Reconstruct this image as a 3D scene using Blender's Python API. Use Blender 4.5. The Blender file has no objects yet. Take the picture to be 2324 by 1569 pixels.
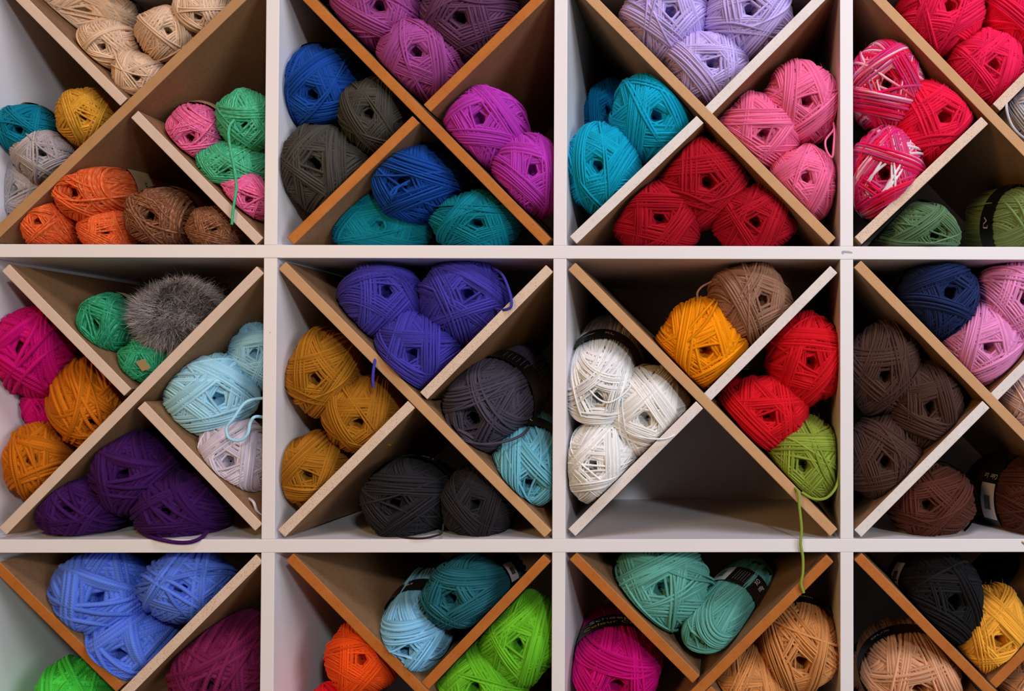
import bpy, math, random
import numpy as np
from mathutils import Matrix, Vector

C = bpy.context.scene.collection
SC = bpy.context.scene

# ------------------------------------------------------------------ camera
F_PX, CX, CY = 2178.8, 1673.56, 827.17           # focal length and principal point for a 2324 x 1569 frame
CAM_D, CAM_Z = 1.17, 1.2816                        # distance to the shelf front, height above the floor
YAW, PITCH, ROLL = -0.01092, -0.01608, 0.001146

def cam_rot():
    cy, sy, cp, sp, cr, sr = (math.cos(YAW), math.sin(YAW), math.cos(PITCH), math.sin(PITCH), math.cos(ROLL), math.sin(ROLL))
    Ry = np.array([[cy, 0, sy], [0, 1, 0], [-sy, 0, cy]])
    Rx = np.array([[1, 0, 0], [0, cp, -sp], [0, sp, cp]])
    Rz = np.array([[cr, -sr, 0], [sr, cr, 0], [0, 0, 1]])
    return Rz @ Rx @ Ry                          # rows: right, down, forward in (x, -z, y)
RC = cam_rot()
def to_world(a): return Vector((a[0], a[2], -a[1]))
right, down, fwd = (to_world(RC[i]) for i in range(3))
cam_data = bpy.data.cameras.new('camera')
cam = bpy.data.objects.new('camera', cam_data); C.objects.link(cam)
m = Matrix.Identity(4)
for i, v in enumerate((right, -down, -fwd)):
    m[0][i], m[1][i], m[2][i] = v
m[0][3], m[1][3], m[2][3] = 0.0, -CAM_D, CAM_Z
cam.matrix_world = m
cam_data.sensor_fit = 'HORIZONTAL'; cam_data.sensor_width = 36.0
cam_data.lens = F_PX * 36.0 / 2324.0
cam_data.shift_x = -(CX - 1162.0) / 2324.0
cam_data.shift_y = (CY - 784.5) / 2324.0
cam_data.clip_start = 0.05
SC.camera = cam
CAM = Vector((0, -CAM_D, CAM_Z))

def ray(u, v):
    a = RC.T @ np.array([(u - CX) / F_PX, (v - CY) / F_PX, 1.0])
    return to_world(a)
def at(u, v, y):                                 # the point seen at (u, v) that lies y metres behind the shelf front
    r = ray(u, v)
    return CAM + r * ((CAM_D + y) / r.y)

# ------------------------------------------------------------------ world, lights, exposure
SC.view_settings.view_transform = 'Standard'; SC.view_settings.look = 'None'
SC.view_settings.gamma = 1.0; SC.view_settings.use_curve_mapping = False
SC.view_settings.exposure = -0.06
w = bpy.data.worlds.new('room_ambient'); SC.world = w; w.use_nodes = True
bg = w.node_tree.nodes['Background']; bg.inputs[0].default_value = (0.80, 0.82, 1.0, 1); bg.inputs[1].default_value = 0.008

def area(name, loc, target, sx, sy, power, col):
    l = bpy.data.lights.new(name, 'AREA'); l.shape = 'RECTANGLE'; l.size = sx; l.size_y = sy
    l.energy = power; l.color = col
    o = bpy.data.objects.new(name, l); C.objects.link(o); o.location = loc
    o.rotation_euler = (Vector(target) - Vector(loc)).to_track_quat('-Z', 'Y').to_euler()
    return o
area('spot_light', (1.15, -3.50, 2.52), (-0.2, 0, 1.35), 0.24, 0.28, 42, (0.96, 0.98, 1.0))
area('ceiling_panel_light', (0.25, -0.80, 2.85), (-0.05, 0, 1.2), 0.7, 0.5, 14.0, (0.94, 0.88, 1.0))
area('window_light', (2.5, -2.3, 1.75), (-0.2, 0, 1.3), 1.1, 1.3, 44, (0.95, 0.97, 1.0))
area('shop_lamp_light', (-1.5, -2.4, 1.9), (-0.6, 0, 1.3), 0.7, 0.7, 22.5, (1.0, 0.57, 0.19))


# ------------------------------------------------------------------ helpers
def lin(c):
    return tuple(((x / 255.0) / 12.92 if x <= 10 else ((x / 255.0 + 0.055) / 1.055) ** 2.4) for x in c)

def node_mat(name):
    mt = bpy.data.materials.new(name); mt.use_nodes = True
    nt = mt.node_tree; b = nt.nodes['Principled BSDF']
    return mt, nt, b
def N(nt, t, **kw):
    n = nt.nodes.new(t)
    for k, v in kw.items(): setattr(n, k, v)
    return n
def mathn(nt, op, a=None, b=None):
    n = N(nt, 'ShaderNodeMath', operation=op)
    for i, x in enumerate((a, b)):
        if x is None: continue
        if isinstance(x, (int, float)): n.inputs[i].default_value = x
        else: nt.links.new(x, n.inputs[i])
    return n.outputs[0]
def mixc(nt, fac, a, b):
    n = N(nt, 'ShaderNodeMix', data_type='RGBA')
    for i, x in ((0, fac), (6, a), (7, b)):
        if isinstance(x, (int, float)): n.inputs[i].default_value = x
        elif isinstance(x, tuple): n.inputs[i].default_value = (*x[:3], 1)
        else: nt.links.new(x, n.inputs[i])
    return n.outputs[2]

def mesh_np(name, V, Fq, uv=None, attrs=None, smooth=True):
    """quads (n,4) or tris (n,3) from numpy"""
    V = np.asarray(V, np.float32); Fq = np.asarray(Fq, np.int32)
    me = bpy.data.meshes.new(name)
    k = Fq.shape[1]
    me.vertices.add(len(V)); me.vertices.foreach_set('co', V.ravel())
    me.loops.add(Fq.size); me.loops.foreach_set('vertex_index', Fq.ravel())
    me.polygons.add(len(Fq)); me.polygons.foreach_set('loop_start', np.arange(0, Fq.size, k, dtype=np.int32))
    me.polygons.foreach_set('loop_total', np.full(len(Fq), k, np.int32))
    me.polygons.foreach_set('use_smooth', np.full(len(Fq), smooth))
    me.update(calc_edges=True)
    if uv is not None:
        l = me.uv_layers.new(name='uv'); l.data.foreach_set('uv', np.asarray(uv, np.float32)[Fq.ravel()].ravel())
    for an, vals in (attrs or {}).items():
        a = me.attributes.new(an, 'FLOAT', 'POINT'); a.data.foreach_set('value', np.asarray(vals, np.float32))
    return me

def link(name, me, parent=None, mat=None):
    o = bpy.data.objects.new(name, me); C.objects.link(o)
    if parent is not None: o.parent = parent
    if mat is not None:
        if not me.materials: me.materials.append(None)
        o.material_slots[0].link = 'OBJECT'; o.material_slots[0].material = mat
    return o
def empty(name, loc=(0, 0, 0)):
    o = bpy.data.objects.new(name, None); C.objects.link(o); o.location = loc
    o.empty_display_size = 0.02
    return o
def tag(o, label=None, cat=None, group=None, kind=None):
    if label: o['label'] = label
    if cat: o['category'] = cat
    if group: o['group'] = group
    if kind: o['kind'] = kind

# ------------------------------------------------------------------ materials of the shelf
def melamine():
    mt, nt, b = node_mat('white_melamine')
    tc = N(nt, 'ShaderNodeTexCoord'); no = N(nt, 'ShaderNodeTexNoise'); no.inputs['Scale'].default_value = 900
    nt.links.new(tc.outputs['Object'], no.inputs['Vector'])
    sp = N(nt, 'ShaderNodeTexVoronoi'); sp.inputs['Scale'].default_value = 14
    nt.links.new(tc.outputs['Object'], sp.inputs['Vector'])
    dot = mathn(nt, 'LESS_THAN', sp.outputs['Distance'], 0.017)
    base = mixc(nt, mathn(nt, 'MULTIPLY', no.outputs[0], 0.15), lin((236, 234, 240)), lin((226, 223, 228)))
    c = mixc(nt, mathn(nt, 'MULTIPLY', dot, 0.35), base, lin((150, 110, 80)))
    nt.links.new(c, b.inputs['Base Color'])
    b.inputs['Roughness'].default_value = 0.38; b.inputs['Specular IOR Level'].default_value = 0.35
    bp = N(nt, 'ShaderNodeBump'); bp.inputs['Strength'].default_value = 0.05; bp.inputs['Distance'].default_value = 0.0003
    nt.links.new(no.outputs[0], bp.inputs['Height']); nt.links.new(bp.outputs[0], b.inputs['Normal'])
    return mt
M_WHITE = melamine()

def board_mat(name, ca, cb, speck, speck_amt, scale=420, rough=0.75, stretch=None):
    mt, nt, b = node_mat(name)
    tc = N(nt, 'ShaderNodeTexCoord')
    no = N(nt, 'ShaderNodeTexNoise'); no.inputs['Scale'].default_value = 34; no.inputs['Detail'].default_value = 5
    mp = N(nt, 'ShaderNodeMapping')
    if stretch: mp.inputs['Scale'].default_value = stretch
    nt.links.new(tc.outputs['Object'], mp.inputs['Vector']); nt.links.new(mp.outputs[0], no.inputs['Vector'])
    fi = N(nt, 'ShaderNodeTexNoise'); fi.inputs['Scale'].default_value = scale; fi.inputs['Detail'].default_value = 3
    nt.links.new(tc.outputs['Object'], fi.inputs['Vector'])
    r = N(nt, 'ShaderNodeMapRange'); r.inputs[1].default_value = 0.2; r.inputs[2].default_value = 0.8
    nt.links.new(no.outputs[0], r.inputs[0])
    base = mixc(nt, r.outputs[0], lin(ca), lin(cb))
    r2 = N(nt, 'ShaderNodeMapRange'); r2.inputs[1].default_value = 0.56; r2.inputs[2].default_value = 0.68
    nt.links.new(fi.outputs[0], r2.inputs[0])
    c = mixc(nt, mathn(nt, 'MULTIPLY', r2.outputs[0], speck_amt), base, lin(speck))
    nt.links.new(c, b.inputs['Base Color'])
    b.inputs['Roughness'].default_value = rough; b.inputs['Specular IOR Level'].default_value = 0.25
    bp = N(nt, 'ShaderNodeBump'); bp.inputs['Strength'].default_value = 0.25; bp.inputs['Distance'].default_value = 0.0004
    nt.links.new(fi.outputs[0], bp.inputs['Height']); nt.links.new(bp.outputs[0], b.inputs['Normal'])
    return mt
M_MDF = board_mat('brown_hardboard_face', (152, 114, 82), (140, 103, 72), (104, 74, 52), 0.5)
EDGE = {
    'tan':    board_mat('raw_tan_edge', (204, 162, 120), (194, 150, 108), (160, 114, 76), 0.35, scale=800),
    'pale':   board_mat('pale_pink_edge', (222, 200, 186), (212, 188, 172), (178, 146, 122), 0.3, scale=800),
    'white':  board_mat('white_primed_edge', (232, 226, 226), (220, 212, 210), (186, 168, 158), 0.35),
    'chip':   board_mat('speckled_chipboard_edge', (228, 208, 192), (216, 192, 172), (160, 112, 78), 0.75, scale=750),
    'orange': board_mat('orange_varnished_edge', (190, 118, 56), (172, 98, 40), (138, 74, 26), 0.3, rough=0.4),
    'brown':  board_mat('warm_brown_edge', (188, 146, 104), (176, 132, 90), (144, 102, 66), 0.3, scale=800),
}

# ------------------------------------------------------------------ shelving unit
TH = 0.0160
US = [-0.55477 - 0.351, -0.55477, -0.20377, 0.14627, 0.14627 + 0.35, 0.14627 + 0.70]      # upright centres (x)
SS = [CAM_Z + 0.15538 + 0.35712 - 0.35712 * i for i in range(6)]   # shelf centres (z)
DEPTH = 0.39

def box_mesh(name, x0, x1, y0, y1, z0, z1, bevel=0.0008):
    import bmesh
    bm = bmesh.new(); bmesh.ops.create_cube(bm, size=1.0)
    for v in bm.verts:
        v.co = Vector((x0 if v.co.x < 0 else x1, y0 if v.co.y < 0 else y1, z0 if v.co.z < 0 else z1))
    if bevel: bmesh.ops.bevel(bm, geom=list(bm.edges), offset=bevel, segments=2, affect='EDGES', profile=0.6)
    me = bpy.data.meshes.new(name); bm.to_mesh(me); bm.free()
    for p in me.polygons: p.use_smooth = False
    return me

def struct(name, me, mat):
    o = link(name, me, None, mat); o['kind'] = 'structure'; return o
M_WALL = board_mat('painted_wall', (226, 220, 214), (220, 214, 208), (214, 208, 202), 0.2)
M_FLOOR = board_mat('grey_vinyl_floor', (150, 142, 134), (138, 130, 122), (120, 112, 106), 0.4, stretch=(1, 6, 1))
struct('floor', box_mesh('floor', -3.2, 3.4, -4.6, 0.6, -0.05, 0.0, 0), M_FLOOR)
struct('wall_back', box_mesh('wall_back', -3.2, 3.4, 0.42, 0.52, 0.0, 3.2, 0), M_WALL)
unit = empty('shelving_unit', (0, 0, SS[5] - TH / 2))
tag(unit, 'white square-cubby shelving unit filled with balls of yarn', 'shelf')
def part(name, me, mat): 
    o = link(name, me, unit, mat); o.matrix_parent_inverse = Matrix.Translation(-unit.location); return o
for i, z in enumerate(SS):
    part('shelf_board', box_mesh('shelf_board', US[0] - TH / 2, US[5] + TH / 2, 0, DEPTH, z - TH / 2, z + TH / 2), M_WHITE)
for r in range(5):
    for i, x in enumerate(US):
        part('upright_board', box_mesh('upright_board', x - TH / 2, x + TH / 2, 0.0004, DEPTH, SS[r + 1] + TH / 2, SS[r] - TH / 2), M_WHITE)
part('back_panel', box_mesh('back_panel', US[0] - TH / 2, US[5] + TH / 2, DEPTH, DEPTH + 0.006, SS[5] - TH / 2, SS[0] + TH / 2, 0), M_WHITE)
# scuff mark on the crossing of the shelf and the third upright
mt, nt, b = node_mat('grey_scuff'); b.inputs['Base Color'].default_value = (*lin((170, 168, 186)), 1); b.inputs['Roughness'].default_value = 0.6
sc = [(1911, 577), (1910, 571), (1914, 569), (1926, 570), (1934, 572), (1935, 575), (1929, 575), (1917, 574), (1913, 577)]
pts = [at(u, v, -0.0003) for u, v in sc]
me = bpy.data.meshes.new('scuff_mark'); me.from_pydata([tuple(p) for p in pts], [], [list(range(len(pts)))]); me.update()
part('scuff_mark', me, mt)['label'] = 'grey scuff mark'

# ------------------------------------------------------------------ crossed dividers
BT = 0.0126
def board(parent, a, b, edge, y0=0.001, y1=0.374, rnd=0.0012):
    """a board standing on the image points a-b of the shelf front, its face running back into the cubby"""
    A, B = at(*a, 0.0), at(*b, 0.0)
    d = (B - A); L = d.length; d.normalize(); n = Vector((-d.z, 0, d.x))
    me = box_mesh('divider_board', -L / 2, L / 2, y0, y1, -BT / 2, BT / 2, rnd)
    me.materials.append(M_MDF); me.materials.append(EDGE[edge])
    for p in me.polygons: p.material_index = 1 if p.normal.y < -0.5 and p.center.y < y0 + 0.004 else 0
    mw = Matrix(((d.x, 0, n.x, (A.x + B.x) / 2), (0, 1, 0, 0), (d.z, 0, n.z, (A.z + B.z) / 2), (0, 0, 0, 1)))
    o = bpy.data.objects.new('divider_board', me); C.objects.link(o)
    o.parent = parent; o.matrix_parent_inverse = parent.matrix_world.inverted(); o.matrix_world = mw
    return o
# (row, column): long board, two half boards, each with its edge finish, and the label
CROSS = [
    ((-20, 540, 795, -245), (-170, -222, 279, 231), (303, 258, 588, 548), 'brown', 'pale', 'pale',
     'crossed divider with brown front edge in the top left cubby under the beige balls'),
    ((640, -64, 1242, 550), (657, 547, 943, 270), (968, 245, 1245, -26), 'orange', 'orange', 'orange',
     'crossed divider with orange varnished edges holding orchid balls above blue and teal ones'),
    ((1290, -56, 1889, 548), (1300, 545, 1589, 270), (1607, 251, 1896, -40), 'tan', 'white', 'white',
     'crossed divider with one tan edge and one white edge, lilac yarn on top'),
    ((1945, -54, 2545, 566), (1948, 546, 2236, 272), (2262, 243, 2550, -50), 'tan', 'chip', 'chip',
     'crossed divider with tan and speckled chipboard edges beside the variegated pink balls'),
    ((4, 1207, 590, 612), (10, 607, 288, 891), (318, 919, 586, 1198), 'pale', 'pale', 'pale',
     'crossed divider with pale edges under the furry grey ball'),
    ((639, 602, 1244, 1213), (637, 1212, 933, 918), (960, 899, 1247, 609), 'tan', 'chip', 'chip',
     'crossed divider with tan and chipboard edges, indigo yarn on top'),
    ((1297, 604, 1893, 1210), (1297, 1210, 1588, 919), (1605, 902, 1893, 611), 'tan', 'white', 'white',
     'crossed divider over the empty bottom bin between the white and red balls'),
    ((1946, 599, 2545, 1210), (1947, 1212, 2239, 918), (2254, 904, 2545, 612), 'tan', 'white', 'white',
     'crossed divider with tan and pale edges between navy and dark brown yarn'),
    ((588, 1267, -20, 1880), (-12, 1284, 270, 1564), (310, 1600, 575, 1870), 'chip', 'orange', 'orange',
     'crossed divider below the three cornflower blue balls'),
    ((656, 1265, 1240, 1858), (1241, 1268, 963, 1559), (940, 1580, 655, 1860), 'orange', 'orange', 'orange',
     'crossed divider with orange varnished edges under the sky blue ball'),
    ((1884, 1268, 1300, 1855), (1300, 1263, 1580, 1544), (1605, 1567, 1884, 1850), 'orange', 'orange', 'orange',
     'crossed divider with orange edges holding the seafoam green balls'),
    ((1947, 1264, 2540, 1870), (2254, 1556, 2540, 1268), (2230, 1580, 1947, 1866), 'orange', 'orange', 'orange',
     'crossed divider with orange edges under the black and yellow balls'),
]
for lg, h1, h2, e0, e1, e2, lab in CROSS:
    o = empty('cross_divider', at((lg[0] + lg[2]) / 2, (lg[1] + lg[3]) / 2, 0.0)); bpy.context.view_layer.update()
    tag(o, lab, 'divider', 'crossed dividers in the cubbies')
    board(o, lg[:2], lg[2:], e0)
    board(o, h1[:2], h1[2:], e1, y0=0.0016)
    board(o, h2[:2], h2[2:], e2, y0=0.0016)

# ------------------------------------------------------------------ wound yarn
G = 144
def octa(P):
    s = np.abs(P).sum(-1, keepdims=True); q = P / s
    x, y, z = q[..., 0], q[..., 1], q[..., 2]
    # the ball's axis is y: fold the far side (y > 0)
    sx, sz = np.where(x >= 0, 1, -1), np.where(z >= 0, 1, -1)
    fx = np.where(y > 0, (1 - np.abs(z)) * sx, x); fz = np.where(y > 0, (1 - np.abs(x)) * sz, z)
    i = np.clip(((fx + 1) * 0.5 * G).astype(int), 0, G - 1); j = np.clip(((fz + 1) * 0.5 * G).astype(int), 0, G - 1)
    return i, j
def unitv(a): return a / np.maximum(np.linalg.norm(a, axis=-1, keepdims=True), 1e-9)
def smooth_loop(h, k):
    K = np.ones(2 * k + 1) / (2 * k + 1)
    return np.convolve(np.concatenate([h[-k:], h, h[:k]]), K, 'valid')

SE = 2.45
def se_radius(P, n=None):
    n = n or SE
    c = np.abs(P[..., 1]); s = np.sqrt(np.maximum(1 - c * c, 0))
    return (s ** n + c ** n) ** (-1 / n)
def se_normal(P, n=None):
    n = n or SE
    c, s = np.abs(P[..., 1]), np.sqrt(np.maximum(1 - P[..., 1] ** 2, 1e-9))
    k = s ** (n - 1) / s
    return unitv(np.stack([P[..., 0] * k, np.sign(P[..., 1]) * c ** (n - 1), P[..., 2] * k], -1))

def strand_mesh(P, R, dia, u0, keep, prof=(-95, -32, 32, 95), lift=0.0):
    """half-tube along closed loop of unit directions P with radii R"""
    X = P * (R * se_radius(P))[:, None]
    T = unitv(np.roll(X, -1, 0) - np.roll(X, 1, 0)); Nn = se_normal(P); B = unitv(np.cross(T, Nn)); Nn = unitv(np.cross(B, T))
    n, k = len(P), len(prof); a = np.radians(prof)
    r = dia / 2
    V = X[:, None, :] + r * (np.sin(a)[None, :, None] * B[:, None, :] + np.cos(a)[None, :, None] * Nn[:, None, :])
    seg = np.linalg.norm(np.roll(X, -1, 0) - X, axis=1)
    s = np.concatenate([[0], np.cumsum(seg)]) / dia + u0
    V = np.concatenate([V, V[:1]], 0)
    UV = np.stack(np.broadcast_arrays(s[:, None], np.linspace(0, 1, k)[None, :]), -1)
    idx = np.arange((n + 1) * k).reshape(n + 1, k)
    kp = np.nonzero(keep)[0]
    Q = np.stack([idx[kp][:, :-1], idx[kp][:, 1:], idx[kp + 1][:, 1:], idx[kp + 1][:, :-1]], -1).reshape(-1, 4)
    return V.reshape(-1, 3), Q, UV.reshape(-1, 2)

def combine(parts):
    V, Q, UV, A, Bn = [], [], [], [], []
    off = 0
    for v, q, uv, a, bnd in parts:
        V.append(v); Q.append(q + off); UV.append(uv); A.append(np.full(len(v), a)); Bn.append(np.full(len(v), bnd)); off += len(v)
    V, Q, UV, A, Bn = (np.concatenate(x) for x in (V, Q, UV, A, Bn))
    used = np.zeros(len(V), bool); used[Q.ravel()] = True
    re = np.cumsum(used) - 1
    return V[used], re[Q], UV[used], A[used], Bn[used]

def make_variant(seed, dia, nb, per, loose, seg=54, se=2.45):
    global SE
    SE = se
    rng = np.random.default_rng(seed)
    H = np.zeros((G, G)); t = np.linspace(0, 2 * np.pi, seg, endpoint=False); ST = []
    def add_band(alpha, tilt, d0, m, dd, sm=4, gain=0.56, wob=0.009):
        n = np.array([math.cos(alpha) * math.cos(tilt), math.sin(tilt), math.sin(alpha) * math.cos(tilt)])
        e1 = unitv(np.cross(n, [0.0, 1.0, 0.001])); e2 = np.cross(n, e1)
        out = []; bid = rng.random()
        for j in range(m):
            dl = d0 + j * dd + rng.normal(0, dd * 0.13)
            k, ph = rng.integers(2, 5), rng.random() * 6.28
            cc = np.sin(dl + wob * np.sin(k * t + ph) + dd * 0.5 * np.sin(t + ph * 3) * rng.random())
            P = n * cc[:, None] + np.sqrt(1 - cc * cc)[:, None] * (np.cos(t)[:, None] * e1 + np.sin(t)[:, None] * e2)
            side = unitv(np.cross(P, np.roll(P, -1, 0) - P))
            hh = np.mean([H[octa(unitv(P + side * dia * o))] for o in (-0.5, 0, 0.5)], 0)
            h = np.maximum(smooth_loop(hh, sm), hh - 0.30 * dia) + gain * dia
            h = smooth_loop(h, 2) + rng.normal(0, 0.05) * dia
            out.append((P, side, h, rng.random(), bid + 0.02 * j))
        for P, side, h, r, bi in out:
            Pm = unitv(P + np.roll(P, -1, 0)); hm = (h + np.roll(h, -1)) / 2
            for PP, h2 in ((P, h), (Pm, hm)):
                for o in (-0.4, 0, 0.4):
                    ij = octa(unitv(PP + side * dia * o)); np.maximum.at(H, ij, h2 - 0.10 * dia * abs(o))
        return out
    a0 = rng.random() * 6.28
    for b_ in range(nb):
        last = b_ >= nb - 7
        tilt = rng.uniform(-0.08, 0.22) + (rng.random() < 0.2) * rng.uniform(-0.25, 0.25)
        u_ = b_ / nb
        df = rng.uniform(0.15, 0.24) if u_ < 0.35 else rng.uniform(0.17, 0.60)
        if last: df = rng.uniform(0.16, 0.34)
        mm = int(rng.integers(per[0], per[1])) + (0 if last else 2)
        al = a0 + b_ * 2.39996 + rng.normal(0, 0.15)
        ST += add_band(al, tilt, df - math.sin(tilt), mm, dia * (0.86 if last else 0.93), gain=0.75 if last else 0.56)
        if last and rng.random() < 0.6:          # a second pass over the same path makes the band stand proud
            ST += add_band(al + rng.normal(0, 0.03), tilt, df - math.sin(tilt) + dia, max(mm - 2, 2), dia * 0.9, gain=0.7)
    # profile of mean height against polar angle, so that the pile keeps a barrel shape
    gi = (np.arange(G) + 0.5) / G * 2 - 1
    X, Z = np.meshgrid(gi, gi, indexing='ij'); Y = -(1 - np.abs(X) - np.abs(Z))
    fx = np.where(Y > 0, (1 - np.abs(Z)) * np.sign(X), X); fz = np.where(Y > 0, (1 - np.abs(X)) * np.sign(Z), Z)
    D = unitv(np.stack([fx, Y, fz], -1)); th = np.arccos(np.clip(-D[..., 1], -1, 1))
    bins = np.linspace(0, np.pi, 25); cen = (bins[:-1] + bins[1:]) / 2
    hb = np.array([H[(th >= a) & (th < b2)].mean() for a, b2 in zip(bins[:-1], bins[1:])])
    hb = np.convolve(np.pad(hb, 2, mode='edge'), np.ones(5) / 5, 'valid')
    lo, hi = 0.36, np.pi - 0.36
    def hbar(P):
        a = np.clip(np.arccos(np.clip(-P[:, 1], -1, 1)), lo, hi)
        return np.interp(a, cen, hb)
    parts = []
    for P, side, h, r, bi in ST:
        top = np.min([H[octa(unitv(P + side * dia * o))] for o in (-0.5, 0, 0.5)], 0)
        vis = (h > top - 0.42 * dia) & (P[:, 1] < 0.74)
        keep = vis | np.roll(vis, -1)
        if not keep.any(): continue
        v, q, uv = strand_mesh(P, 1 + (h - hbar(P)) * 0.8, dia * 1.04, rng.random() * 50, keep)
        parts.append((v, q, uv, r, bi))
    # strands diving into the centre hole
    ns = int(round(2 * np.pi * 0.21 / dia)); tw = rng.choice((-1, 1)) * rng.uniform(0.9, 1.6); ax0 = rng.normal(0, 0.05, 2)
    for k in range(ns):
        th_ = np.linspace(0.42, 0.05, 12); az = 2 * np.pi * k / ns + tw * (0.42 - th_) + rng.normal(0, 0.03)
        P = unitv(np.stack([np.sin(th_) * np.cos(az) + ax0[0] * (0.42 - th_), -np.cos(th_), np.sin(th_) * np.sin(az) + ax0[1] * (0.42 - th_)], -1))
        Rr = 1 - 1.2 * dia - 0.42 * ((0.42 - th_) / 0.37) ** 1.8 + rng.normal(0, 0.1) * dia
        kp = np.ones(12, bool); kp[[0, -1, -2]] = False
        v, q, uv = strand_mesh(P, Rr, dia * 1.02, rng.random() * 50, kp)
        parts.append((v, q, uv, rng.random(), rng.random()))
    # stray fibres standing off the surface
    fv, fq = [], []
    for k in range(320):
        P = unitv(rng.normal(0, 1, 3)); 
        if P[1] > 0.5: continue
        R0 = 1.0 + rng.uniform(-0.02, 0.03); o = P * R0 * se_radius(P[None])[0]
        d = unitv(P * rng.uniform(0.2, 0.9) + unitv(rng.normal(0, 1, 3))); L = rng.uniform(0.05, 0.13); b2 = rng.normal(0, 0.35, 3) * L
        sd = unitv(np.cross(d, rng.normal(0, 1, 3))) * 0.0022
        q = [o - sd, o + sd, o + d * L * 0.6 + b2 * 0.4 + sd, o + d * L * 0.6 + b2 * 0.4 - sd, o + d * L + b2 + sd * 0.3, o + d * L + b2 - sd * 0.3]
        n0 = len(fv); fv += q; fq += [(n0, n0 + 1, n0 + 2, n0 + 3), (n0 + 3, n0 + 2, n0 + 4, n0 + 5)]
    parts.append((np.array(fv), np.array(fq), np.full((len(fv), 2), 0.2), 0.8, 0.5))
    V, Q, UV, A, Bn = combine(parts)
    V0 = V[:-len(fv)]
    wound = mesh_np('wound_yarn', V, Q, UV, {'rnd': A, 'bnd': Bn})
    outs = []
    for k in range(loose):
        a, tl = rng.random() * 6.28, rng.uniform(-0.5, 0.5)
        d = rng.uniform(-0.35, 0.45)
        pr = []
        for P, side, h, r, bi in add_band(a, tl, d, int(rng.integers(1, 3)), dia * 1.3, sm=6, gain=0.85, wob=0.03):
            v, q, uv = strand_mesh(P, 1 + (h - hbar(P)) * 0.8, dia * 1.05, 0, np.ones(seg, bool), prof=(-150, -75, 0, 75, 150))
            pr.append((v, q, uv, r, bi))
        V, Q, UV, A, Bn = combine(pr)
        outs.append(mesh_np('outer_strand', V, Q, UV, {'rnd': A, 'bnd': Bn}))
    # core
    nt_, np_ = 30, 40
    TT, PP = np.meshgrid(np.linspace(0.001, np.pi - 0.001, nt_), np.linspace(0, 2 * np.pi, np_, endpoint=False), indexing='ij')
    D = np.stack([np.sin(TT) * np.cos(PP), -np.cos(TT), np.sin(TT) * np.sin(PP)], -1)
    tp = np.minimum(TT, np.pi - TT)
    R = (1 - 1.25 * dia) - 0.55 * np.exp(-(tp / 0.24) ** 2)
    Vc = (D * (R * se_radius(D))[..., None]).reshape(-1, 3)
    ix = np.arange(nt_ * np_).reshape(nt_, np_)
    Qc = np.stack([ix[:-1], np.roll(ix, -1, 1)[:-1], np.roll(ix, -1, 1)[1:], ix[1:]], -1).reshape(-1, 4)
    core = mesh_np('core', Vc, Qc, np.zeros((len(Vc), 2)), {'rnd': np.full(len(Vc), .5), 'bnd': np.zeros(len(Vc))})
    rad = np.hypot(V0[:, 0], V0[:, 2])[np.abs(V0[:, 1]) < 0.35]
    return dict(se=se, wound=wound, outs=outs, core=core, dia=dia, rmax=float(np.percentile(rad, 99)))

VAR = {'m': [make_variant(10 + i, 0.061, 32, (5, 10), 1 + i % 3) for i in range(5)],
       's': [make_variant(40 + i, 0.079, 28, (4, 9), 1 + i % 3) for i in range(3)],
       't': [make_variant(70 + i, 0.112, 24, (3, 6), 2 + i % 2) for i in range(3)],
       'mb': [make_variant(110 + i, 0.061, 32, (5, 10), 1 + i % 2, se=3.3) for i in range(3)],
       'sb': [make_variant(120 + i, 0.079, 28, (4, 9), 1 + i % 2, se=3.3) for i in range(2)],
       'fb': [make_variant(130, 0.052, 36, (6, 11), 1, se=3.3)],
       'f': [make_variant(90 + i, 0.052, 36, (6, 11), 1 + i % 2) for i in range(2)]}

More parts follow.
